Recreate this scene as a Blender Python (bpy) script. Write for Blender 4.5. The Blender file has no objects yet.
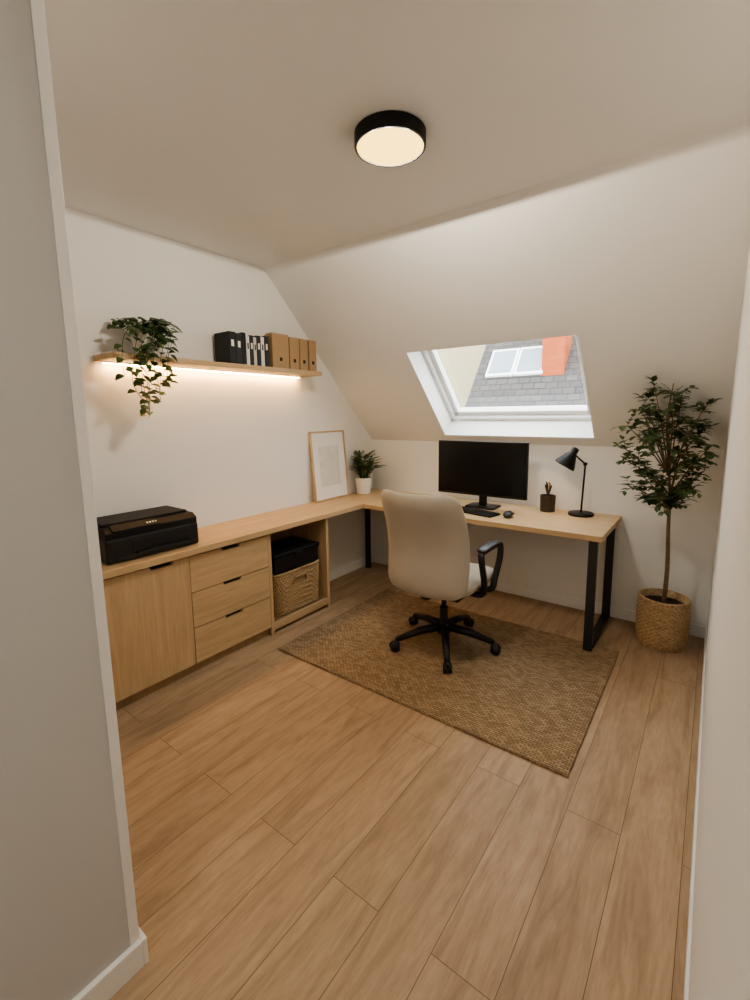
import bpy, bmesh, math, random
from mathutils import Vector, Matrix, noise
random.seed(7)
scene=bpy.context.scene
col=bpy.context.collection
H=2.516; YS=1.253; K=1.232; W=2.732

# ---------------------------------------------------------------- materials
def srgb(c):
    return tuple(((x/255)/12.92 if x/255<=0.04045 else ((x/255+0.055)/1.055)**2.4) for x in c)+(1,)
class NT:
    def __init__(s,name):
        s.m=bpy.data.materials.new(name); s.m.use_nodes=True; s.t=s.m.node_tree
        s.b=s.t.nodes['Principled BSDF']; s.out=s.t.nodes['Material Output']
    def n(s,typ,**kw):
        nd=s.t.nodes.new(typ)
        for k,v in kw.items():
            if hasattr(nd,k): setattr(nd,k,v)
            else: nd.inputs[k.replace('_',' ')].default_value=v
        return nd
    def l(s,a,b): s.t.links.new(a,b)
    def coords(s,scale=(1,1,1),rot=(0,0,0)):
        tc=s.n('ShaderNodeTexCoord'); mp=s.n('ShaderNodeMapping')
        mp.inputs['Scale'].default_value=scale; mp.inputs['Rotation'].default_value=rot
        s.l(tc.outputs['Object'],mp.inputs['Vector']); return mp.outputs['Vector']
    def noise(s,vec,scale=5,detail=4,rough=.5,dist=0):
        n=s.n('ShaderNodeTexNoise'); n.inputs['Scale'].default_value=scale; n.inputs['Detail'].default_value=detail
        n.inputs['Roughness'].default_value=rough; n.inputs['Distortion'].default_value=dist
        s.l(vec,n.inputs['Vector']); return n.outputs['Fac']
    def ramp(s,fac,stops):
        r=s.n('ShaderNodeValToRGB'); e=r.color_ramp.elements
        while len(e)<len(stops): e.new(.5)
        for i,(p,c) in enumerate(stops): e[i].position=p; e[i].color=c
        s.l(fac,r.inputs['Fac']); return r.outputs['Color']
    def mix(s,a,b,fac=.5,mode='MULTIPLY'):
        m=s.n('ShaderNodeMixRGB',blend_type=mode); 
        for i,x in ((1,a),(2,b)):
            if hasattr(x,'type') and not isinstance(x,tuple): s.l(x,m.inputs[i])
            else: m.inputs[i].default_value=x
        if isinstance(fac,(int,float)): m.inputs[0].default_value=fac
        else: s.l(fac,m.inputs[0])
        return m.outputs[0]
    def bump(s,h,strength=.2,dist=.01):
        b=s.n('ShaderNodeBump'); b.inputs['Strength'].default_value=strength; b.inputs['Distance'].default_value=dist
        s.l(h,b.inputs['Height']); s.l(b.outputs['Normal'],s.b.inputs['Normal'])
    def base(s,c):
        if isinstance(c,tuple): s.b.inputs['Base Color'].default_value=c
        else: s.l(c,s.b.inputs['Base Color'])
def plain(name,c,rough=.5,metal=0,nscale=60,var=.06,bump=.05,bd=.002,spec=.5):
    t=NT(name); v=t.coords(); f=t.noise(v,nscale,3)
    cc=srgb(c); lo=tuple(x*(1-var) for x in cc[:3])+(1,); hi=tuple(min(1,x*(1+var)) for x in cc[:3])+(1,)
    t.base(t.ramp(f,[(.3,lo),(.7,hi)])); t.b.inputs['Roughness'].default_value=rough; t.b.inputs['Metallic'].default_value=metal
    t.b.inputs['Specular IOR Level'].default_value=spec
    if bump: t.bump(f,bump,bd)
    return t.m
def wood(name,c,axis='y',rough=.5,contrast=.16):
    t=NT(name); sc={'x':(1.2,14,14),'y':(14,1.2,14),'z':(14,14,1.2)}[axis]
    v=t.coords(sc); f=t.noise(v,1.6,6,.6,.6); f2=t.noise(v,7,3,.5)
    cc=srgb(c)[:3]
    A=t.ramp(f,[(.3,tuple(x*(1-contrast) for x in cc)+(1,)),(.7,tuple(min(1,x*(1+contrast*.6)) for x in cc)+(1,))])
    B=t.ramp(f2,[(.35,(.9,.89,.87,1)),(.6,(1,1,1,1))])
    t.base(t.mix(A,B,.7)); t.b.inputs['Roughness'].default_value=rough; t.bump(f2,.06,.001)
    return t.m
def emis(name,c,s,b=.8):
    t=NT(name); t.base((b,b,b,1)); t.b.inputs['Emission Color'].default_value=srgb(c); t.b.inputs['Emission Strength'].default_value=s
    return t.m
def pure_emis(name,c,s):
    m=bpy.data.materials.new(name); m.use_nodes=True; t=m.node_tree; t.nodes.clear()
    o=t.nodes.new('ShaderNodeOutputMaterial'); e=t.nodes.new('ShaderNodeEmission'); e.inputs[0].default_value=srgb(c); e.inputs[1].default_value=s
    t.links.new(e.outputs[0],o.inputs[0]); return m
M={}
M['wall']=plain('wall_plaster',(237,235,230),.9,0,180,.01,.06,.001,.2)
M['ceil']=plain('ceiling_plaster',(241,239,235),.92,0,150,.01,.05,.001,.2)
M['trim']=plain('white_trim_paint',(240,239,236),.45,0,40,.01,.02)
M['dimmed_wall']=plain('dimmed_plaster',(206,205,203),.9,0,180,.01,.06,.001,.2)  # darker wall plaster: the partition's weaker light is put into the colour
OAK=(200,171,132)
M['oak_y']=wood('oak_grain_y',OAK,'y')
M['oak_x']=wood('oak_grain_x',OAK,'x')
M['oak_z']=wood('oak_grain_z',OAK,'z')
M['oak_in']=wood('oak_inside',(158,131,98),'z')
M['black']=plain('black_plastic',(24,24,25),.42,0,90,.1,.04,.001)
M['blackmatte']=plain('black_matte_metal',(22,22,23),.5,.3,90,.1,.02,.001)
M['blackgloss']=plain('black_satin',(18,18,19),.55,0,20,.05,0,.002,.3)
M['screen']=plain('dark_screen',(9,9,10),.22,0,20,.05,0)
M['darkslot']=plain('dark_slot',(30,25,21),.8,0,20,.05,0)
M['steel']=plain('steel_legs',(58,58,60),.42,.5,90,.05,.02,.001)
M['ceramic']=plain('white_ceramic',(226,220,210),.35,0,30,.02,.02)
M['soil']=plain('potting_soil',(50,36,26),.95,0,120,.4,.6,.006)
M['trunk']=plain('bark',(122,100,76),.85,0,70,.25,.5,.004)
M['stem']=plain('green_stem',(70,92,48),.6,0,70,.15,.1)
M['paper']=plain('paper',(240,237,230),.8,0,70,.02,.02)
M['mouse']=plain('dark_grey_plastic',(32,32,33),.4,0,70,.05,.02)
M['cup']=plain('dark_mesh_cup',(76,65,54),.5,.2,160,.3,.3,.002)
M['pencil']=plain('pencil_paint',(96,84,70),.5,0,70,.2,.02)
def leafmat(name,c1,c2):
    t=NT(name); v=t.coords(); f=t.noise(v,22,2)
    t.base(t.ramp(f,[(.3,srgb(c1)),(.7,srgb(c2))])); t.b.inputs['Roughness'].default_value=.42
    return t.m
M['leaf_tree']=leafmat('olive_leaf',(60,80,46),(98,118,74))
M['leaf_vine']=leafmat('ivy_leaf',(42,62,34),(84,106,60))
M['leaf_fern']=leafmat('fern_leaf',(54,80,42),(102,128,72))
def fabric(name,c):
    t=NT(name); v=t.coords(); f=t.noise(v,420,2); g=t.noise(v,9,3); cc=srgb(c)[:3]
    A=t.ramp(f,[(.3,tuple(x*.86 for x in cc)+(1,)),(.7,tuple(min(1,x*1.05) for x in cc)+(1,))])
    B=t.ramp(g,[(.3,(.94,.94,.94,1)),(.7,(1,1,1,1))]); t.base(t.mix(A,B,1)); t.b.inputs['Roughness'].default_value=.95
    t.b.inputs['Sheen Weight'].default_value=.1; t.bump(f,.25,.001); return t.m
M['fabric']=fabric('beige_upholstery',(184,176,161))
def weave(name,c,sc):
    t=NT(name); v=t.coords(); f=t.noise(v,sc,3); cc=srgb(c)[:3]
    t.base(t.ramp(f,[(.25,tuple(x*.55 for x in cc)+(1,)),(.55,cc+(1,)),(.8,tuple(min(1,x*1.25) for x in cc)+(1,))]))
    t.b.inputs['Roughness'].default_value=.85; t.bump(f,.3,.002); return t.m
M['rattan']=weave('woven_rattan',(184,156,118),70)
M['rattan2']=weave('woven_seagrass',(174,146,108),80)
# floor
def floor_mat():
    t=NT('oak_plank_floor')
    tc=t.n('ShaderNodeTexCoord'); sp=t.n('ShaderNodeSeparateXYZ'); cb=t.n('ShaderNodeCombineXYZ')
    t.l(tc.outputs['Object'],sp.inputs[0]); t.l(sp.outputs['Y'],cb.inputs['X']); t.l(sp.outputs['X'],cb.inputs['Y'])
    br=t.n('ShaderNodeTexBrick'); br.offset=.37; br.offset_frequency=2
    for k,v in (('Scale',1),('Mortar Size',.0013),('Mortar Smooth',.3),('Bias',0),('Brick Width',1.9),('Row Height',.18)): br.inputs[k].default_value=v
    br.inputs['Color1'].default_value=(0,0,0,1); br.inputs['Color2'].default_value=(1,1,1,1); br.inputs['Mortar'].default_value=(.5,.5,.5,1)
    t.l(cb.outputs[0],br.inputs['Vector'])
    mp=t.n('ShaderNodeMapping'); mp.inputs['Scale'].default_value=(1.6,12,1); t.l(cb.outputs[0],mp.inputs['Vector'])
    ad=t.n('ShaderNodeVectorMath',operation='MULTIPLY_ADD'); t.l(br.outputs['Color'],ad.inputs[0]); ad.inputs[1].default_value=(7,13,0); t.l(mp.outputs[0],ad.inputs[2])
    f=t.noise(ad.outputs[0],1.3,8,.66,1.1); f2=t.noise(ad.outputs[0],8,4,.65)
    A=t.ramp(f,[(.28,srgb((156,131,105))),(.5,srgb((183,157,128))),(.75,srgb((197,172,143)))])
    P=t.ramp(br.outputs['Color'],[(0,(.89,.885,.88,1)),(1,(1.0,1.0,1.0,1))])
    G=t.ramp(f2,[(.35,(.86,.85,.835,1)),(.6,(1,1,1,1))])
    c=t.mix(t.mix(A,P,1),G,.85); c=t.mix(c,srgb((110,90,70)),br.outputs['Fac'],'MIX')
    t.base(c); t.b.inputs['Roughness'].default_value=.52; t.b.inputs['Specular IOR Level'].default_value=.38
    inv=t.n('ShaderNodeMath',operation='MULTIPLY_ADD'); t.l(br.outputs['Fac'],inv.inputs[0]); inv.inputs[1].default_value=-1; t.l(f2,inv.inputs[2])
    t.bump(inv.outputs[0],.08,.002); return t.m
M['floor']=floor_mat()
def rug_mat():
    t=NT('jute_rug_weave'); v=t.coords()
    br=t.n('ShaderNodeTexBrick'); br.offset=.5
    for k,x in (('Scale',1),('Mortar Size',.0024),('Mortar Smooth',1),('Bias',0),('Brick Width',.027),('Row Height',.0135)): br.inputs[k].default_value=x
    br.inputs['Color1'].default_value=srgb((196,170,136)); br.inputs['Color2'].default_value=srgb((163,137,106)); br.inputs['Mortar'].default_value=srgb((106,85,63))
    t.l(v,br.inputs['Vector']); f=t.noise(v,14,3); g=t.noise(v,260,2)
    c=t.mix(br.outputs['Color'],t.ramp(f,[(.3,(.82,.81,.8,1)),(.7,(1,1,1,1))]),1); c=t.mix(c,t.ramp(g,[(.3,(.82,.82,.82,1)),(.7,(1,1,1,1))]),1)
    t.base(c); t.b.inputs['Roughness'].default_value=.95
    m=t.n('ShaderNodeMath',operation='MULTIPLY_ADD'); t.l(br.outputs['Fac'],m.inputs[0]); m.inputs[1].default_value=-1.5; t.l(g,m.inputs[2])
    t.bump(m.outputs[0],.6,.005); return t.m
M['rug']=rug_mat()
def tile_mat(name,c1,c2,cm,bw,rh,ms=.012):
    t=NT(name); tc=t.n('ShaderNodeTexCoord'); sp=t.n('ShaderNodeSeparateXYZ'); cb=t.n('ShaderNodeCombineXYZ')
    t.l(tc.outputs['Object'],sp.inputs[0]); t.l(sp.outputs['X'],cb.inputs['X']); t.l(sp.outputs['Z'],cb.inputs['Y'])
    br=t.n('ShaderNodeTexBrick')
    for k,x in (('Scale',1),('Mortar Size',ms),('Mortar Smooth',.3),('Brick Width',bw),('Row Height',rh)): br.inputs[k].default_value=x
    br.inputs['Color1'].default_value=srgb(c1); br.inputs['Color2'].default_value=srgb(c2); br.inputs['Mortar'].default_value=srgb(cm)
    t.l(cb.outputs[0],br.inputs['Vector']); t.base(br.outputs['Color']); t.b.inputs['Roughness'].default_value=.8; return t.m
M['tiles']=tile_mat('slate_roof_tiles',(74,71,70),(90,85,82),(56,53,52),.3,.16,.016)
M['chimney']=tile_mat('chimney_brick',(160,76,36),(168,86,44),(150,76,40),.22,.08,.006)
M['cream']=plain('cream_render',(164,152,122),.9,0,10,.04,.05)
def glass():
    m=bpy.data.materials.new('window_glass'); m.use_nodes=True; t=m.node_tree; t.nodes.clear()
    o=t.nodes.new('ShaderNodeOutputMaterial'); mx=t.nodes.new('ShaderNodeMixShader'); a=t.nodes.new('ShaderNodeBsdfTransparent'); g=t.nodes.new('ShaderNodeBsdfGlossy')
    a.inputs[0].default_value=(.95,.97,.97,1); g.inputs['Roughness'].default_value=.02; mx.inputs[0].default_value=.05
    t.links.new(a.outputs[0],mx.inputs[1]); t.links.new(g.outputs[0],mx.inputs[2]); t.links.new(mx.outputs[0],o.inputs[0]); return m
M['glass']=glass()
M['lampglow']=pure_emis('lamp_diffuser',(255,214,118),3.0)
M['led']=emis('led_strip',(255,196,128),75)
M['bulb']=emis('bulb_glow',(255,205,150),60)

# ---------------------------------------------------------------- mesh helpers
def mk(name,verts,faces,mat,parent=None,smooth=False,bevel=0,seg=2):
    me=bpy.data.meshes.new(name); me.from_pydata([tuple(v) for v in verts],[],faces); me.update()
    bm=bmesh.new(); bm.from_mesh(me); bmesh.ops.recalc_face_normals(bm,faces=bm.faces)
    if bevel: 
        bmesh.ops.bevel(bm,geom=bm.edges[:],offset=bevel,segments=seg,affect='EDGES',profile=.5,clamp_overlap=True)
    bm.to_mesh(me); bm.free()
    ob=bpy.data.objects.new(name,me); col.objects.link(ob)
    if mat: me.materials.append(mat)
    if smooth: 
        for p in me.polygons: p.use_smooth=True
    if parent:
        ob.parent=parent; ob.matrix_parent_inverse=Matrix.Translation(parent.location).inverted()
    return ob
def empty(name,loc=(0,0,0)):
    e=bpy.data.objects.new(name,None); e.location=loc; e.empty_display_size=.1; col.objects.link(e); return e
BF=[(0,1,3,2),(4,6,7,5),(0,4,5,1),(2,3,7,6),(0,2,6,4),(1,5,7,3)]
def box(name,a,b,mat,parent=None,bevel=0,xf=None,seg=2):
    vs=[Vector((x,y,z)) for x in (a[0],b[0]) for y in (a[1],b[1]) for z in (a[2],b[2])]
    if xf: vs=[xf@v for v in vs]
    return mk(name,vs,BF,mat,parent,bevel=bevel,seg=seg)
def prism(name,poly,axis,a,b,mat,parent=None,bevel=0):
    def P(p,t): return {'x':(t,p[0],p[1]),'y':(p[0],t,p[1]),'z':(p[0],p[1],t)}[axis]
    n=len(poly); vs=[P(p,a) for p in poly]+[P(p,b) for p in poly]
    fs=[tuple(range(n)),tuple(range(2*n-1,n-1,-1))]+[(i,(i+1)%n,n+(i+1)%n,n+i) for i in range(n)]
    return mk(name,vs,fs,mat,parent,bevel=bevel)
def lathe(name,prof,mat,parent=None,c=(0,0,0),seg=48,xf=None,caps=True):
    vs=[];fs=[]
    for r,z in prof:
        for i in range(seg):
            a=2*math.pi*i/seg; v=Vector((r*math.cos(a),r*math.sin(a),z)); vs.append((xf@v) if xf else v+Vector(c))
    n=len(prof)
    for j in range(n-1):
        for i in range(seg): fs.append((j*seg+i,j*seg+(i+1)%seg,(j+1)*seg+(i+1)%seg,(j+1)*seg+i))
    if caps:
        fs.append(tuple(range(seg))[::-1]); fs.append(tuple((n-1)*seg+i for i in range(seg)))
    o=mk(name,vs,fs,mat,parent)
    for p in o.data.polygons: p.use_smooth=len(p.vertices)==4
    m=o.modifiers.new('es','EDGE_SPLIT'); m.split_angle=math.radians(40)
    return o
def tubegeo(path,rad,seg=10,vs=None,fs=None,flat=1.0):
    vs=[] if vs is None else vs; fs=[] if fs is None else fs
    path=[Vector(p) for p in path]; n=len(path); base=len(vs)
    rads=rad if isinstance(rad,(list,tuple)) else [rad]*n
    t=(path[1]-path[0]).normalized(); ref=Vector((0,0,1)) if abs(t.z)<.9 else Vector((1,0,0))
    u=t.cross(ref).normalized()
    for i,p in enumerate(path):
        if i==0: t=(path[1]-path[0])
        elif i==n-1: t=(path[-1]-path[-2])
        else: t=(path[i+1]-path[i]).normalized()+(path[i]-path[i-1]).normalized()
        t.normalize(); u=(u-t*u.dot(t)).normalized(); w=t.cross(u)
        for k in range(seg):
            a=2*math.pi*k/seg; vs.append(p+(u*math.cos(a)+w*math.sin(a)*flat)*rads[i])
    for j in range(n-1):
        for k in range(seg):
            fs.append((base+j*seg+k,base+j*seg+(k+1)%seg,base+(j+1)*seg+(k+1)%seg,base+(j+1)*seg+k))
    fs.append(tuple(base+k for k in range(seg))[::-1]); fs.append(tuple(base+(n-1)*seg+k for k in range(seg)))
    return vs,fs
def tube(name,path,rad,mat,parent=None,seg=12,flat=1.0):
    vs,fs=tubegeo(path,rad,seg,flat=flat); return mk(name,vs,fs,mat,parent,smooth=True)
def smoothpath(pts,n=8):
    P=[Vector(p) for p in pts]; out=[]
    for i in range(len(P)-1):
        p0=P[max(i-1,0)];p1=P[i];p2=P[i+1];p3=P[min(i+2,len(P)-1)]
        for k in range(n):
            t=k/n; out.append(.5*((2*p1)+(-p0+p2)*t+(2*p0-5*p1+4*p2-p3)*t*t+(-p0+3*p1-3*p2+p3)*t**3))
    out.append(P[-1]); return out
def pillow(name,w,h,T,R,mat,parent,xf,warp=None,n=28,edge=.5):
    """rounded cushion in local XY plane, thickness along Z"""
    vs=[];fs=[]
    for side in (1,-1):
        for i in range(n+1):
            for j in range(n+1):
                u=-1+2*i/n; v=-1+2*j/n; u=math.sin(u*math.pi/2); v=math.sin(v*math.pi/2)
                m=max(abs(u),abs(v))
                if m<1e-6: p=Vector((0,0,0))
                else:
                    bx,by=u/m*w/2,v/m*h/2; cx=max(-w/2+R,min(w/2-R,bx)); cy=max(-h/2+R,min(h/2-R,by))
                    d=Vector((bx-cx,by-cy,0))
                    if d.length>1e-9: d=d.normalized()*R
                    q=Vector((cx,cy,0))+d; p=q*m
                e=max(0,1-m); k=edge*2*T/min(w,h)*1.3
                tt=1 if e>k else math.sqrt(max(0,1-(1-e/k)**2))
                p.z=side*T/2*tt*(1+.12*(1-m*m))
                if warp: p=warp(p)
                vs.append(xf@p)
    N=(n+1)*(n+1)
    for s in (0,1):
        for i in range(n):
            for j in range(n):
                a=s*N+i*(n+1)+j; fs.append((a,a+1,a+n+2,a+n+1))
    o=mk(name,vs,fs,mat,parent,smooth=True)
    bm=bmesh.new(); bm.from_mesh(o.data); bmesh.ops.remove_doubles(bm,verts=bm.verts,dist=.0004); bmesh.ops.recalc_face_normals(bm,faces=bm.faces); bm.to_mesh(o.data); bm.free()
    for p in o.data.polygons: p.use_smooth=True
    return o
def leafgeo(vs,fs,base,dirn,up,L,Wd,fold=.25,droop=.15,n=4):
    d=Vector(dirn).normalized(); s=d.cross(Vector(up))
    if s.length<1e-4: s=d.cross(Vector((1,0,.1)))
    s.normalize(); nrm=s.cross(d).normalized(); b=len(vs); base=Vector(base)
    for i in range(n+1):
        t=i/n; w=Wd/2*math.sin(math.pi*min(1,(t*.92+.04))**.8)
        c=base+d*L*t-nrm*droop*L*t*t
        vs+= [c-s*w+nrm*fold*w, c, c+s*w+nrm*fold*w]
    for i in range(n):
        a=b+i*3; fs+=[(a,a+1,a+4,a+3),(a+1,a+2,a+5,a+4)]

# ---------------------------------------------------------------- room shell
YB=-5.0   # end of hallway behind the camera
box('floor',(-.12,YB-.1,-.1),(W+.12,.12,0),M['floor'])
prof=[(-3.19,0),(0,0),(0,K),(-YS,H),(-3.19,H)]
prism('wall_left',prof,'x',-.12,0,M['wall'])
box('wall_back',(-.12,0,0),(W+.12,.12,K),M['wall'])
prism('wall_right',[(YB,0),(0,0),(0,K),(-YS,H),(YB,H)],'x',W,W+.12,M['wall'])
box('ceiling',(-.12,YB-.1,H),(W+.12,-YS,H+.1),M['ceil'])
XP,YP=1.533,-3.089
box('wall_partition',(0,YP-.1,0),(XP,YP,H),M['dimmed_wall'])
box('wall_hallway',(XP-.1,YB,0),(XP,YP-.1,H),M['dimmed_wall'])
box('wall_hallway_end',(XP-.1,YB-.1,0),(W+.12,YB,H),M['wall'])
box('trim_1',(XP,YP-.024,.0),(XP+.004,YP,H),M['trim'],bevel=.0015)
# slope with window hole
L=math.hypot(YS,H-K); sd=Vector((0,-YS,H-K))/L; nd=Vector((0,(H-K),YS))/L
def SX(x,s,d): return Vector((x,0,K))+sd*s+nd*d
XF=Matrix(((1,0,0,0),(0,sd.y,nd.y,0),(0,sd.z,nd.z,K),(0,0,0,1)))   # local (x,s,d)
wx0,wx1,s0,s1=.82,2.01,.041*L,.537*L; D=.26
sl=empty('ceiling_slope',(1.3,-.6,1.9))
def slab(n,x0,x1,a,b): box(n,(x0,a,0),(x1,b,D),M['wall'],sl,xf=XF)
slab('slope_left',-.12,wx0,-.0,L); slab('slope_right',wx1,W+.12,0,L); slab('slope_top',wx0,wx1,s1,L); slab('slope_bottom',wx0,wx1,0,s0)
# window
wn=empty('window_1',tuple(SX((wx0+wx1)/2,(s0+s1)/2,.2)))
e=.012
for n,a,b in (('lining_left',(wx0,s0,.002),(wx0+e,s1,.2)),('lining_right',(wx1-e,s0,.002),(wx1,s1,.2)),('lining_bottom',(wx0,s0,.002),(wx1,s0+e,.2)),('lining_top',(wx0,s1-e,.002),(wx1,s1,.2))):
    box(n,a,b,M['trim'],wn,xf=XF)
f=.045
for n,a,b in (('frame_left',(wx0+e,s0,.17),(wx0+f,s1,.27)),('frame_right',(wx1-f,s0,.17),(wx1-e,s1,.27)),('frame_bottom',(wx0+e,s0+e,.17),(wx1-e,s0+f,.27)),('frame_top',(wx0+e,s1-f,.17),(wx1-e,s1-e,.27))):
    box(n,a,b,M['trim'],wn,xf=XF,bevel=.004)
g=.085
for n,a,b in (('sash_left',(wx0+f,s0+f,.2),(wx0+g,s1-f,.26)),('sash_right',(wx1-g,s0+f,.2),(wx1-f,s1-f,.26)),('sash_bottom',(wx0+f,s0+f,.2),(wx1-f,s0+g,.26)),('sash_top',(wx0+f,s1-g,.2),(wx1-f,s1-f,.26))):
    box(n,a,b,M['trim'],wn,xf=XF,bevel=.005)
box('vent_bar',(wx0+.3,s1-.08,.185),(wx1-.3,s1-.055,.2),M['trim'],wn,xf=XF,bevel=.004)
box('glass_pane',(wx0+g-.01,s0+g-.01,.228),(wx1-g+.01,s1-g+.01,.234),M['glass'],wn,xf=XF)
# baseboards
bh=.08
box('baseboard_back',(.0,-.014,0),(W,0,bh),M['trim'],bevel=.003)
box('baseboard_left',(0,-1.02,0),(.014,-.014,bh),M['trim'],bevel=.003)
box('baseboard_right',(W-.008,YB,0),(W,-.014,bh),M['trim'],bevel=.002)
box('baseboard_hallway',(XP,YB,0),(XP+.016,YP+.0,bh),M['trim'],bevel=.003)
box('baseboard_partition',(.4,YP,0),(XP+.016,YP+.014,bh),M['trim'],bevel=.003)

# ---------------------------------------------------------------- outside
nh=empty('neighbor_house',(-1,9,2))
prism('roof',[(6.2,-1.0),(9.6,3.55),(9.7,3.5),(9.7,-1.0)],'x',-2.95,6,M['tiles'],nh)
prism('gable_house',[(10.5,-1),(10.5,4.6),(12,4.6),(12,-1)],'x',-9,-2.0,M['cream'],nh)
kk=Vector((0,3.4,4.55)).normalized(); nn=Vector((0,-4.55,3.4)).normalized()
RX=Matrix(((1,0,0,0),(0,kk.y,nn.y,6.2),(0,kk.z,nn.z,-1.0),(0,0,0,1)))
M['pane']=plain('reflective_pane',(140,150,158),.15,0,5,.05,0)
for i in range(2):
    x0=-2.62+i*.80
    box('roof_window_frame_%d'%i,(x0,4.3,.0),(x0+.78,5.25,.08),M['trim'],nh,xf=RX,bevel=.01)
    box('roof_window_pane_%d'%i,(x0+.07,4.38,.08),(x0+.71,5.17,.09),M['pane'],nh,xf=RX)
box('chimney',(-1.08,8.75,1.5),(-.52,9.4,4.2),M['chimney'],nh)
box('chimney_cap',(-1.14,8.69,4.2),(-.46,9.46,4.3),M['steel'],nh)
box('gutter',(-2.9,6.9,-.25),(6,7.0,-.1),M['steel'],nh)

# ---------------------------------------------------------------- storage cabinet
DC=.38; TOP=.75
cab=empty('storage_cabinet',(.2,-2,0))
Y0=-3.075
box('countertop',(.001,Y0,.715),(DC+.035,-.001,TOP),M['oak_y'],cab,bevel=.002)
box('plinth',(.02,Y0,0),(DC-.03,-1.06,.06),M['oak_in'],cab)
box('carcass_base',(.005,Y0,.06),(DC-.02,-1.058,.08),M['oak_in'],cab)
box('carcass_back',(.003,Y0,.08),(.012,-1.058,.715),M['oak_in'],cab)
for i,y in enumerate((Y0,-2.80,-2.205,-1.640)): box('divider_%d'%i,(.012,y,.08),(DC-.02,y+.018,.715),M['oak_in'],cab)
box('end_panel',(.003,-1.085,.0),(DC,-1.058,.715),M['oak_z'],cab,bevel=.001)
box('divider_face',(DC-.02,-1.640,.0),(DC,-1.616,.715),M['oak_z'],cab)
box('niche_front_base',(DC-.03,-1.616,.03),(DC,-1.085,.08),M['oak_y'],cab,bevel=.001)
def front(n,y0,y1,z0,z1,mat,hy0,hy1):
    zc=z1-.018; poly=[(y0,z0),(y1,z0),(y1,z1),(hy1,z1),(hy1-.008,zc),(hy0+.008,zc),(hy0,z1),(y0,z1)]
    prism(n,poly,'x',DC-.02,DC,mat,cab)
    box(n+'_slot',(DC-.022,hy0-.01,zc-.01),(DC-.0185,hy1+.01,min(z1+.01,.714)),M['darkslot'],cab)
zs=[.062,.274,.486,.700]
front('door_a',-2.797,-2.201,.062,.700,M['oak_z'],-2.42,-2.29)
front('door_b',Y0,-2.803,.062,.700,M['oak_z'],-2.95,-2.83)
for i in range(3): front('drawer_%d'%(i+1),-2.197,-1.643,zs[i]+(.003 if i else 0),zs[i+1]-.002,M['oak_y'],-1.99,-1.86)

def superbasket(name,cx,cy,z0,w,d,h,mat,parent,taper=.94,rows=22,seg=200,amp=.004,p=.28,colr=None):
    vs=[];fs=[]
    sub=5; R=rows*sub
    def pt(a,k,rr):
        c,s=math.cos(a),math.sin(a); return Vector((cx+math.copysign(abs(c)**p,c)*(w/2*k+rr),cy+math.copysign(abs(s)**p,s)*(d/2*k+rr),0))
    for j in range(R+1):
        t=j/R; row=j//sub; ph=(j%sub)/sub; k=taper+(1-taper)*t
        for i in range(seg):
            a=2*math.pi*i/seg
            rr=amp*(math.sin(ph*math.pi))*(1+.8*math.sin(i*math.pi/2.5*.8+ (row%2)*math.pi))
            v=pt(a,k,rr); v.z=z0+h*t; vs.append(v)
    for j in range(R):
        for i in range(seg): fs.append((j*seg+i,j*seg+(i+1)%seg,(j+1)*seg+(i+1)%seg,(j+1)*seg+i))
    b=len(vs)
    for t in (1,.05):
        for i in range(seg):
            a=2*math.pi*i/seg; v=pt(a,taper+(1-taper)*t,-.012); v.z=z0+h*t; vs.append(v)
    for i in range(seg):
        i2=(i+1)%seg; fs.append((R*seg+i,R*seg+i2,b+i2,b+i)); fs.append((b+i,b+i2,b+seg+i2,b+seg+i))
    fs.append(tuple(b+seg+i for i in range(seg))); fs.append(tuple(range(seg))[::-1])
    o=mk(name,vs,fs,mat,parent,smooth=True)
    rim=[pt(2*math.pi*i/seg,1,0)+Vector((0,0,z0+h)) for i in range(0,seg,2)]; rim.append(rim[0]); 
    vs2,fs2=tubegeo(rim,.009,8); mk(name+'_rim',vs2,fs2,mat,parent,smooth=True)
    return o
bk=empty('wicker_basket',(.19,-1.34,.08))
superbasket('basket_body',.2,-1.345,.082,.30,.44,.30,M['rattan2'],bk,taper=.95,rows=17,seg=220,p=.22)
tube('basket_handle',smoothpath([(.355,-1.41,.29),(.366,-1.39,.335),(.366,-1.30,.335),(.355,-1.28,.29)],6),.007,M['rattan2'],bk,8)
bx=empty('black_storage_box',(.19,-1.34,.4))
box('box_body',(.06,-1.56,.394),(.34,-1.135,.50),M['black'],bx,bevel=.006)
box('box_lid',(.05,-1.57,.50),(.35,-1.125,.53),M['blackgloss'],bx,bevel=.008)
box('box_latch',(.35,-1.38,.485),(.357,-1.31,.515),M['mouse'],bx,bevel=.002)

# ---------------------------------------------------------------- desk
DL,DD=2.195,.673
dk=empty('desk',(1.3,-.33,0))
box('desktop',(DC+.0365,-DD,.715),(DL,-.004,TOP),M['oak_x'],dk,bevel=.002)
lx0,lx1=DL-.075,DL-.025; FZ=.0145
def bar(n,a,b): box(n,a,b,M['steel'],dk,bevel=.002)
bar('leg_front',(lx0,-.655,FZ),(lx1,-.625,.715)); bar('leg_rear',(lx0,-.085,FZ),(lx1,-.055,.715))
bar('leg_foot_bar',(lx0,-.63,FZ),(lx1,-.08,FZ+.025)); bar('leg_top_bar',(lx0,-.63,.69),(lx1,-.08,.715))
lathe('levelling_foot',[(.014,.0),(.014,.004),(.006,.006),(.006,FZ+.002)],M['black'],dk,((lx0+lx1)/2,-.075,0),16)
bar('leg_left',(.05,-.19,0),(.09,-.15,.714))
bar('rear_rail',(.42,-.075,.675),(lx0,-.05,.714))

# ---------------------------------------------------------------- rug
rg=box('jute_rug',(.554,-1.745,.001),(2.305,-.539,.013),M['rug'],bevel=.004)

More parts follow.
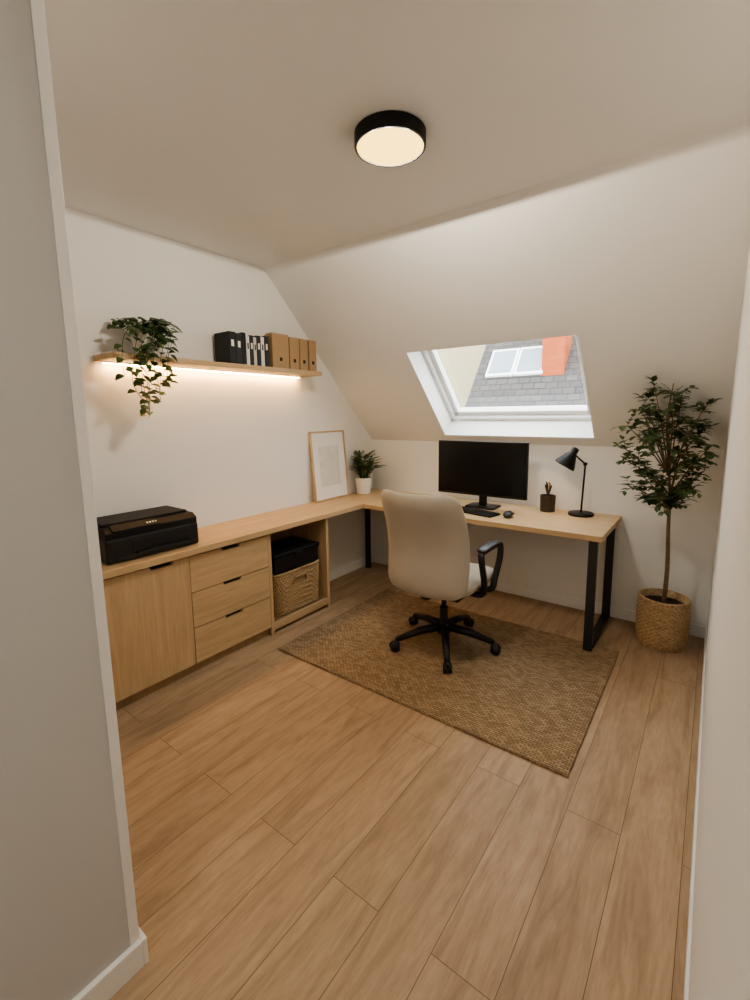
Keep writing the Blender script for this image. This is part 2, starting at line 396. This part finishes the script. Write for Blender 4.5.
# ---------------------------------------------------------------- office chair
CX,CY=1.385,-1.09; rz=.013
ch=empty('office_chair',(CX,CY,0))
for i in range(5):
    a=math.radians(14+72*i); dx,dy=math.cos(a),math.sin(a)
    tube('base_arm_%d'%i,[(CX+dx*.03,CY+dy*.03,.135),(CX+dx*.16,CY+dy*.16,.125),(CX+dx*.31,CY+dy*.31,.085)],[.028,.024,.017],M['black'],ch,10)
    wxp,wyp=CX+dx*.315,CY+dy*.315
    tube('caster_stem_%d'%i,[(wxp,wyp,.095),(wxp,wyp,.05)],.008,M['black'],ch,8)
    tx,ty=-dy,dx
    for s in (-1,1):
        ox=wxp+tx*.015*s+dx*.01; oy=wyp+ty*.015*s+dy*.01
        tube('caster_wheel_%d_%d'%(i,s),[(ox-tx*.009,oy-ty*.009,rz+.029),(ox+tx*.009,oy+ty*.009,rz+.029)],.028,M['black'],ch,20)
    tube('caster_hood_%d'%i,[(wxp-tx*.018,wyp-ty*.018,rz+.045),(wxp+tx*.018,wyp+ty*.018,rz+.045)],.019,M['black'],ch,14)
lathe('hub',[(.036,.09),(.042,.10),(.042,.15),(.03,.165)],M['black'],ch,(CX,CY,0))
lathe('gas_lift',[(.026,.16),(.026,.27),(.016,.272),(.016,.39)],M['black'],ch,(CX,CY,0),24)
box('mechanism',(CX-.09,CY-.12,.375),(CX+.09,CY+.10,.415),M['black'],ch,bevel=.012)
T1=Matrix.Translation((CX,CY+.02,.465))
def seatwarp(p):
    q=p.copy(); q.z+= -.35*max(0,q.y-.12)**1.6 + .12*(abs(q.x)/.25)**3*.12; return q
pillow('seat',.53,.50,.11,.09,M['fabric'],ch,T1,seatwarp,30,.8)
box('seat_pan',(CX-.19,CY-.19,.402),(CX+.19,CY+.2,.42),M['black'],ch,bevel=.006)
bt=math.radians(9)
T2=Matrix.Translation((CX-.012,CY-.285,.742))@Matrix.Rotation(math.radians(90)+bt,4,'X')
def backwarp(p):
    q=p.copy(); t=q.y/.31
    q.x*=1-.07*max(0,t)**2-.02*max(0,-t)**2
    q.z+= -1.0*q.x*q.x - .035*math.cos(t*2.2)+.02
    return q
pillow('backrest',.54,.62,.09,.07,M['fabric'],ch,T2,backwarp,32,.8)
tube('back_spine',smoothpath([(CX,CY-.08,.395),(CX,CY-.22,.40),(CX,CY-.27,.45),(CX-.005,CY-.27,.54)],6),[.022]*18+[.018],M['black'],ch,10,flat=.6)
for s,nm in ((1,'right'),(-1,'left')):
    x=CX+s*.285; y=CY
    loop=smoothpath([(x-s*.08,y-.06,.425),(x-s*.01,y-.05,.43),(x+s*.01,y-.07,.50),(x+s*.012,y-.11,.62),(x+s*.01,y-.12,.67),(x,y-.08,.69),(x,y+.12,.69),(x+s*.003,y+.175,.675),(x+s*.005,y+.17,.60),(x+s*.005,y+.10,.49),(x,y+.06,.43),(x-s*.08,y+.05,.425)],6)
    tube('armrest_loop_'+nm,loop,.019,M['black'],ch,10)
    pillow('armrest_pad_'+nm,.065,.27,.03,.03,M['black'],ch,Matrix.Translation((x,y+.02,.704)),None,12)

# ---------------------------------------------------------------- monitor
mo=empty('computer_monitor',(1.27,-.27,TOP))
mx0,mx1,mz0,mz1,my=.89,1.615,.842,1.262,-.28
box('panel_shell',(mx0,my,mz0),(mx1,my+.025,mz1),M['black'],mo,bevel=.004)
box('screen_face',(mx0+.008,my-.0015,mz0+.018),(mx1-.008,my+.002,mz1-.008),M['screen'],mo)
box('rear_bulge',(1.09,my+.025,.93),(1.43,my+.055,1.17),M['black'],mo,bevel=.012)
box('stand_neck',(1.235,my+.03,.765),(1.295,my+.05,1.05),M['black'],mo,bevel=.004)
pillow('stand_base',.24,.19,.014,.03,M['black'],mo,Matrix.Translation((1.265,-.24,.7575)),None,14)
kb=empty('keyboard',(1.26,-.47,TOP)); KX=Matrix.Translation((1.28,-.47,TOP))@Matrix.Rotation(math.radians(-12),4,'Z')
box('keyboard_body',(-.2,-.065,.0005),(.2,.065,.014),M['black'],kb,bevel=.003,xf=KX)
vs=[];fs=[]
for r in range(5):
    for c in range(14):
        if r==0 and 3<c<9: continue
        x=-.19+c*.0272; y=-.055+r*.0225; b=len(vs)
        for X in (x+.001,x+.0245):
            for Y in (y+.001,y+.0195):
                for Z in (.014,.019): vs.append(KX@Vector((X,Y,Z)))
        fs+=[tuple(b+i for i in q) for q in BF]
mk('keys',vs,fs,M['mouse'],kb)
box('space_bar',(-.08,-.054,.014),(.055,-.036,.019),M['mouse'],kb,bevel=.001,xf=KX)
ms=empty('computer_mouse',(1.545,-.45,TOP))
def mw(p):
    q=p.copy(); q.z=max(q.z,-.014)+.012*(1-(q.y/.055)**2); return q
pillow('mouse_body',.06,.105,.03,.028,M['mouse'],ms,Matrix.Translation((1.56,-.48,TOP+.0145)),mw,16)
tube('scroll_wheel',[(1.556,-.452,TOP+.036),(1.564,-.452,TOP+.036)],.008,M['black'],ms,12)
# pen cup
PCX,PCY=1.722,-.125
pc=empty('pen_cup',(PCX,PCY,TOP))
lathe('cup',[(.05,.0005),(.052,.002),(.055,.12),(.051,.12),(.048,.01),(.001,.01)],M['cup'],pc,(PCX,PCY,TOP),32,caps=False)
for i,(ax,ay,h,mt) in enumerate(((.5,.1,.19,'pencil'),(-.5,.2,.20,'black'),(.1,-.3,.185,'oak_z'),(-1.0,-.1,.18,'pencil'),(1.0,.4,.175,'black'),(-.2,-.5,.19,'blackmatte'),(.1,.5,.20,'pencil'))):
    b=Vector((PCX-ax*.025,PCY-ay*.03,TOP+.012)); e2=b+Vector((ax*.26,ay*.2,1))*h
    tube('pen_%d'%i,[b,e2,e2+Vector((ax*.22,ay*.15,1))*.012],[.0055,.0055,.0014],M[mt],pc,8)
# desk lamp
LX,LY=1.955,-.13
dl_=empty('desk_lamp',(LX,LY,TOP))
lathe('lamp_base',[(.082,.0005),(.085,.004),(.085,.016),(.08,.02),(.01,.022)],M['blackmatte'],dl_,(LX,LY,TOP))
tube('lamp_pole',[(LX,LY,TOP+.018),(LX+.012,LY,TOP+.37)],.0065,M['blackmatte'],dl_,10)
tube('lamp_joint',[(LX+.012,LY-.014,TOP+.365),(LX+.012,LY+.014,TOP+.365)],.012,M['blackmatte'],dl_,14)
tube('lamp_arm',[(LX+.012,LY,TOP+.365),(LX-.065,LY-.012,TOP+.435)],.006,M['blackmatte'],dl_,10)
tube('lamp_joint_head',[(LX-.065,LY-.026,TOP+.435),(LX-.065,LY+.002,TOP+.435)],.011,M['blackmatte'],dl_,14)
hd=Vector((-.45,-.25,-.85)).normalized()
HX=Matrix.Translation((LX-.07,LY-.012,TOP+.44))@hd.to_track_quat('Z','Y').to_matrix().to_4x4()@Matrix.Scale(1.2,4)
lathe('lamp_shade',[(.012,-.035),(.02,-.03),(.022,.0),(.028,.01),(.058,.075),(.060,.09),(.056,.09),(.054,.075),(.024,.012),(.001,.01)],M['blackmatte'],dl_,seg=40,xf=HX,caps=False)
lathe('lamp_bulb',[(.001,.02),(.016,.03),(.02,.045),(.016,.06),(.001,.066)],M['bulb'],dl_,seg=20,xf=HX,caps=False)

# ---------------------------------------------------------------- printer
pr=empty('printer',(.2,-2.33,TOP)); py0,py1,px0,px1=-2.60,-2.10,.03,.335; pz=TOP+.001
box('printer_body',(px0,py0,pz),(px1,py1,pz+.125),M['black'],pr,bevel=.012,seg=3)
prism('printer_scanner',[(px0,pz+.12),(px1-.005,pz+.12),(px1-.005,pz+.155),(px1-.04,pz+.178),(px0,pz+.182)],'y',py0+.003,py1-.003,M['blackgloss'],pr,bevel=.005)
box('scanner_lid',(px0+.01,py0+.02,pz+.178),(px1-.075,py1-.02,pz+.192),M['blackgloss'],pr,bevel=.005)
box('output_slot',(px1-.003,py0+.13,pz+.035),(px1+.002,py1-.06,pz+.095),M['darkslot'],pr)
box('output_tray',(px1-.02,py0+.14,pz+.03),(px1+.028,py1-.07,pz+.04),M['black'],pr,bevel=.003)
box('paper_drawer',(px1-.003,py0+.05,pz+.004),(px1+.004,py1-.04,pz+.028),M['mouse'],pr,bevel=.002)
cpx=Matrix.Translation((px1-.02,py0+.16,pz+.168))@Matrix.Rotation(math.radians(32),4,'Y')
box('control_panel',(-.03,-.12,-.002),(.02,.12,.006),M['blackgloss'],pr,xf=cpx,bevel=.002)
M['lcd']=plain('printer_display',(24,27,30),.5,0,20,.05,0,.002,.3)
box('display',(-.022,-.035,.006),(.014,.035,.0075),M['lcd'],pr,xf=cpx)
for i in range(4): box('button_%d'%i,(-.006,.055+i*.015,.006),(.003,.063+i*.015,.008),M['ceramic'],pr,xf=cpx)

# ---------------------------------------------------------------- shelf, LED, books, files
sy0,sy1,sz0,sz1=-2.435,-.91,1.772,1.802
sh=empty('wall_shelf',(.1,-1.7,1.78))
box('shelf_board',(.001,sy0,sz0),(.22,sy1,sz1),M['oak_y'],sh,bevel=.0015)
box('led_channel',(.02,sy0+.03,sz0-.008),(.04,sy1-.06,sz0),M['trim'],sh)
box('led_strip',(.022,sy0+.035,sz0-.011),(.038,sy1-.065,sz0-.008),M['led'],sh)
bo=empty('books',(.1,-1.6,sz1))
y=-1.715
spec=[((26,28,31),.05,.20),((38,40,44),.046,.195),((24,26,30),.03,.205),((222,218,210),.026,.19),((36,42,52),.03,.195),((206,198,184),.024,.185),((40,40,42),.034,.20),((226,222,214),.028,.195),((30,32,36),.036,.205)]
for i,(c,th,h) in enumerate(spec):
    dp=random.uniform(.15,.17)
    mt=plain('book_cover_%d'%i,c,.55,0,40,.04,.03)
    box('book_cover_%d'%i,(.19-dp,y,sz1),(.19,y+th,sz1+h),mt,bo,bevel=.003)
    box('book_pages_%d'%i,(.19-dp+.003,y+.004,sz1+h-.001),(.186,y+th-.004,sz1+h+.0005),M['paper'],bo)
    if i!=2: box('book_label_%d'%i,(.19,y+th*.3,sz1+h*.55),(.1906,y+th*.7,sz1+h*.75),M['paper'] if sum(c)<300 else M['black'],bo)
    y+=th+.0015
M['kraft']=plain('kraft_board',(168,139,104),.75,0,60,.06,.05)
fi=empty('magazine_files',(.1,-1.15,sz1))
for i,(a,b) in enumerate(((-1.375,-1.225),(-1.215,-1.125),(-1.115,-1.035),(-1.02,-.945))):
    h=.235 if i<1 else .225 
    prism('file_%d'%i,[(.02,sz1),(.20,sz1),(.20,sz1+h),(.14,sz1+h),(.02,sz1+h*.75)],'y',a,b,M['kraft'],fi,bevel=.003)
    box('file_hole_%d'%i,(.2,(a+b)/2-.012,sz1+.05),(.2008,(a+b)/2+.012,sz1+.074),M['darkslot'],fi,bevel=.0003)

# ---------------------------------------------------------------- picture frame
pf=empty('picture_frame',(.06,-.63,TOP)); fy0,fy1,fh=-.86,-.43,.59
lean=math.radians(5)
PX=Matrix.Translation((.068,0,TOP+.002))@Matrix.Rotation(-lean,4,'Y')
fw_=.014
for n,a,b in (('frame_bottom',(-.018,fy0,0),(0,fy1,fw_)),('frame_top',(-.018,fy0,fh-fw_),(0,fy1,fh)),('frame_side_a',(-.018,fy0,fw_),(0,fy0+fw_,fh-fw_)),('frame_side_b',(-.018,fy1-fw_,fw_),(0,fy1,fh-fw_))):
    box(n,a,b,M['oak_z'],pf,xf=PX,bevel=.001)
box('backing',(-.016,fy0+.01,.01),(-.010,fy1-.01,fh-.01),M['paper'],pf,xf=PX)
M['art']=plain('sketch_art',(220,216,206),.8,0,18,.06,.0)
box('art_print',(-.010,fy0+.09,.12),(-.0095,fy1-.09,fh-.13),M['art'],pf,xf=PX)

# ---------------------------------------------------------------- desk plant
PX0,PY0=.10,-.265
dp=empty('potted_fern',(PX0,PY0,TOP))
lathe('fern_pot',[(.058,.0005),(.063,.003),(.078,.145),(.076,.149),(.07,.145),(.066,.12),(.001,.12)],M['ceramic'],dp,(PX0,PY0,TOP),40,caps=False)
lathe('fern_soil',[(.068,.115),(.04,.126),(.001,.128)],M['soil'],dp,(PX0,PY0,TOP),24,caps=False)
vs=[];fs=[]; vs2=[];fs2=[]
for i in range(66):
    a=random.uniform(0,2*math.pi); out=random.uniform(.05,.185); hh=random.uniform(.14,.32)*(1-.25*out/.18)
    if math.cos(a)<-.2: out*=.45
    b=Vector((PX0+.025*math.cos(a),PY0+.025*math.sin(a),TOP+.12)); m_=b+Vector((math.cos(a)*out*.45,math.sin(a)*out*.45,hh*.8)); e_=b+Vector((math.cos(a)*out,math.sin(a)*out,hh))
    pth=smoothpath([b,m_,e_],5); tubegeo(pth,.0015,5,vs2,fs2)
    for j in range(3,len(pth)):
        d=(pth[j]-pth[j-1]).normalized(); sd_=d.cross(Vector((0,0,1))).normalized()
        for s in (-1,1): leafgeo(vs,fs,pth[j],d*.6+sd_*s,(0,0,1),random.uniform(.022,.04),.015)
    leafgeo(vs,fs,pth[-1],d,(0,0,1),.035,.016)
for v in vs: v.x=max(v.x,.004)
mk('fern_leaves',vs,fs,M['leaf_fern'],dp,smooth=True); mk('fern_stems',vs2,fs2,M['stem'],dp,smooth=True)

# ---------------------------------------------------------------- hanging plant
hx,hy=.125,-2.21
hp=empty('trailing_ivy',(hx,hy,sz1))
lathe('ivy_pot',[(.05,.0005),(.056,.003),(.074,.14),(.072,.145),(.066,.14),(.062,.118),(.001,.118)],M['ceramic'],hp,(hx,hy,sz1),40,caps=False)
lathe('ivy_soil',[(.063,.11),(.03,.125),(.001,.126)],M['soil'],hp,(hx,hy,sz1),24,caps=False)
vs=[];fs=[]; vs2=[];fs2=[]
def vine(pts,step,lsz,rad=.0016):
    pth=smoothpath(pts,10); tubegeo(pth,rad,5,vs2,fs2); acc=0; k=0
    for j in range(1,len(pth)):
        acc+=(pth[j]-pth[j-1]).length
        if acc>step:
            acc=0;k+=1
            a=random.uniform(0,6.28); o=Vector((abs(math.cos(a))*.8+.1,math.sin(a)*1.1,random.uniform(-.7,.5)))
            if pth[j].x<.05: o.x=abs(o.x)
            leafgeo(vs,fs,pth[j]+o*.006,o,(.6,0,1),lsz*random.uniform(.75,1.25),lsz*.85,droop=.3)
z0=sz1+.12
for i in range(34):
    a=random.uniform(0,6.28); r=random.uniform(.06,.165)
    ex=max(-.085,math.cos(a)*r*.75); ey=math.sin(a)*r*1.05; eh=random.uniform(-.03,.07)
    if ex>.03 and abs(ey)<.07: eh=abs(eh)*.5+.02
    vine([(hx,hy,z0),(hx+ex*.5,hy+ey*.5,z0+eh+.03),(hx+ex,hy+ey,z0+eh)],.018,.042)
for i,(o1,o2,drop) in enumerate(((-.03,-.11,.33),(0,-.07,.38),(.03,-.06,.34),(.02,-.03,.26),(.05,.01,.22),(.07,.04,.16),(-.11,-.19,.12),(.08,.05,.18),(-.06,-.13,.26),(.01,-.09,.30))):
    yy=hy+o1*1.3; yl=hy+o2
    vine([(hx,hy,z0),(.19,(hy+yy)/2,z0+.03),(.235,yy-.02,z0-.03),(.245,yl,sz1-.02),(.243,yl+random.uniform(-.02,.02),sz1-.02-drop*.5),(.24,yl+random.uniform(-.02,.03),sz1-.03-drop*.8)],.026,.044)
mk('ivy_leaves',vs,fs,M['leaf_vine'],hp,smooth=True); mk('ivy_stems',vs2,fs2,M['stem'],hp,smooth=True)

# ---------------------------------------------------------------- potted tree
tx,ty=2.497,-.255
pt=empty('potted_olive_tree',(tx,ty,0))
def roundbasket(name,cx,cy,z0,prof,mat,parent,rows=24,seg=150,amp=.005):
    vs=[];fs=[];sub=5;R=rows*sub; h=prof[-1][1]
    def rad(z):
        for (r0,a),(r1,b) in zip(prof,prof[1:]):
            if z<=b+1e-9: return r0+(r1-r0)*(z-a)/(b-a)
        return prof[-1][0]
    for j in range(R+1):
        z=h*j/R; row=j//sub; ph=(j%sub)/sub
        for i in range(seg):
            a=2*math.pi*i/seg; r=rad(z)+amp*math.sin(ph*math.pi)*(1+.8*math.sin(i*2*math.pi/6+(row%2)*math.pi)); vs.append((cx+r*math.cos(a),cy+r*math.sin(a),z0+z))
    for j in range(R):
        for i in range(seg): fs.append((j*seg+i,j*seg+(i+1)%seg,(j+1)*seg+(i+1)%seg,(j+1)*seg+i))
    b=len(vs)
    for z in (h,h*.8):
        for i in range(seg):
            a=2*math.pi*i/seg; r=rad(z)-.014; vs.append((cx+r*math.cos(a),cy+r*math.sin(a),z0+z))
    for i in range(seg):
        i2=(i+1)%seg; fs.append((R*seg+i,R*seg+i2,b+i2,b+i)); fs.append((b+i,b+i2,b+seg+i2,b+seg+i))
    fs.append(tuple(range(seg))[::-1])
    mk(name,vs,fs,mat,parent,smooth=True)
    rr=rad(h)-.004; rim=[(cx+rr*math.cos(2*math.pi*i/72),cy+rr*math.sin(2*math.pi*i/72),z0+h) for i in range(73)]
    a,b2=tubegeo(rim,.009,8); mk(name+'_rim',a,b2,mat,parent,smooth=True)
roundbasket('woven_pot',tx,ty,.001,[(.118,0),(.134,.06),(.140,.2),(.136,.31)],M['rattan'],pt)
lathe('tree_soil',[(.125,.272),(.08,.282),(.001,.286)],M['soil'],pt,(tx,ty,0),30,caps=False)
vs=[];fs=[]; vs2=[];fs2=[]
def ymax(z): return min(-.02,-(z-K)*YS/(H-K)-.035)
cen=Vector((2.452,-.43,1.265))
trunk=smoothpath([(tx,ty,.27),(tx+.006,ty-.03,.5),(tx-.004,ty-.06,.75),(tx-.008,ty-.10,.98)],6)
tubegeo(trunk,[.014-.005*i/len(trunk) for i in range(len(trunk))],10,vs2,fs2)
top=trunk[-1]; low=trunk[15]
ends=[]; NB=26
for i in range(NB):
    ph=i*2.399; zz=-1+2*(i+.5)/NB; r=math.sqrt(1-zz*zz)**.8
    e_=cen+Vector((r*math.cos(ph)*.215,r*math.sin(ph)*.17,zz*.36))
    e_.y=min(e_.y,ymax(e_.z)-.05)
    st=(low if zz<-.3 else top)+Vector((0,0,0)); 
    if zz>.1: st=top+Vector((-.012,-.03,.12))
    mid=st*.45+e_*.55+Vector((0,0,.02))
    b=smoothpath([st,mid,e_],6); tubegeo(b,[.005-.0035*k/len(b) for k in range(len(b))],6,vs2,fs2)
    for k in (6,8,10,12): ends.append(b[k])
tubegeo(smoothpath([top,top+Vector((-.012,-.03,.14)),cen+Vector((.0,-.02,.15)),cen+Vector((.02,-.08,.36))],6),[.008-.006*k/19 for k in range(19)],8,vs2,fs2)
for e_ in ends:
    for q in range(3):
        d=Vector((random.uniform(-1,1),random.uniform(-1,1),random.uniform(-.5,1))).normalized()
        tip=e_+d*random.uniform(.04,.085)
        tip.x=min(tip.x,W-.05); tip.y=min(tip.y,ymax(tip.z)-.02)
        pth=smoothpath([e_,(e_+tip)/2+Vector((0,0,.006)),tip],3); tubegeo(pth,.0012,4,vs2,fs2)
        for k in range(1,len(pth),2 if q else 1):
            for s in (1,-1):
                if random.random()<.72:
                    sdv=d.cross(Vector((0,0,1))).normalized()*s
                    ld=(d*.7+sdv+Vector((random.uniform(-.4,.4),random.uniform(-.4,.4),random.uniform(-.5,.4)))).normalized()
                    Lf=random.uniform(.034,.05)
                    leafgeo(vs,fs,pth[k],ld,(random.uniform(-.3,.3),random.uniform(-.3,.3),1),Lf,Lf*.58,n=4)
for v in vs:
    v.x=min(v.x,W-.012); v.y=min(v.y,ymax(v.z))
mk('tree_leaves',vs,fs,M['leaf_tree'],pt,smooth=True); mk('tree_branches',vs2,fs2,M['trunk'],pt,smooth=True)

# ---------------------------------------------------------------- ceiling lamp
lx,ly=1.615,-1.99
cl=empty('ceiling_lamp',(lx,ly,H)); lc=(lx,ly,0)
lathe('lamp_housing',[(.125,H-.001),(.134,H-.003),(.134,H-.049),(.131,H-.052),(.1255,H-.052),(.1255,H-.044),(.001,H-.044)],M['blackmatte'],cl,lc,64,caps=False)
lathe('lamp_diffuser',[(.1253,H-.045),(.1245,H-.0495),(.06,H-.051),(.001,H-.0515)],M['lampglow'],cl,lc,64,caps=False)
def kid(o,p): o.parent=p; o.matrix_parent_inverse=Matrix.Translation(p.location).inverted()
for i in range(6):
    a=i*math.pi/3; r=.07
    l=bpy.data.lights.new('lamp_led_%d'%i,'POINT'); l.shadow_soft_size=0; l.energy=5.5; l.color=(1,.9,.76)
    o=bpy.data.objects.new('lamp_led_%d'%i,l); col.objects.link(o); o.location=(lx+r*math.cos(a),ly+r*math.sin(a),H-.054); kid(o,cl)
# added fill light with a housing, unseen behind the camera
hl=empty('hallway_fill_light',(2.13,-4.5,H))
box('hall_fill_housing',(1.83,-4.75,H-.05),(2.43,-4.25,H-.001),M['trim'],hl,bevel=.005)
ld=bpy.data.lights.new('hall_fill_light','AREA'); ld.shape='RECTANGLE'; ld.size=.55; ld.size_y=.45; ld.energy=7; ld.color=(1,.94,.86)
lo=bpy.data.objects.new('hall_fill_light',ld); col.objects.link(lo); lo.location=(2.13,-4.5,H-.055); kid(lo,hl)

# ---------------------------------------------------------------- world + camera
w=bpy.data.worlds.new('overcast_sky'); scene.world=w; w.use_nodes=True; nt=w.node_tree
bg=nt.nodes['Background']; tc=nt.nodes.new('ShaderNodeTexCoord'); sp=nt.nodes.new('ShaderNodeSeparateXYZ'); rp=nt.nodes.new('ShaderNodeValToRGB')
rp.color_ramp.elements[0].position=0; rp.color_ramp.elements[0].color=(.62,.64,.66,1); rp.color_ramp.elements[1].position=.5; rp.color_ramp.elements[1].color=(.95,.98,1.0,1)
nt.links.new(tc.outputs['Generated'],sp.inputs[0]); nt.links.new(sp.outputs['Z'],rp.inputs['Fac']); nt.links.new(rp.outputs['Color'],bg.inputs['Color']); bg.inputs['Strength'].default_value=6.8

cd=bpy.data.cameras.new('camera'); cam=bpy.data.objects.new('camera',cd); col.objects.link(cam)
a,b,r=math.radians(36.846),math.radians(8.312),math.radians(-.650)
fwv=Vector((-math.sin(a)*math.cos(b),math.cos(a)*math.cos(b),-math.sin(b))); rt=Vector((math.cos(a),math.sin(a),0)); up=rt.cross(fwv)
r2=rt*math.cos(r)+up*math.sin(r); u2=-rt*math.sin(r)+up*math.cos(r)
cam.matrix_world=Matrix(((r2.x,u2.x,-fwv.x,2.679),(r2.y,u2.y,-fwv.y,-3.529),(r2.z,u2.z,-fwv.z,1.476),(0,0,0,1)))
cd.sensor_fit='VERTICAL'; cd.sensor_height=36; cd.lens=454.047*36/1000; cd.shift_y=-(500-480.49)/1000; cd.clip_start=.01; cd.clip_end=200
scene.camera=cam
scene.view_settings.view_transform='AgX'
try: scene.view_settings.look='AgX - Medium High Contrast'
except Exception: pass
scene.view_settings.exposure=.2
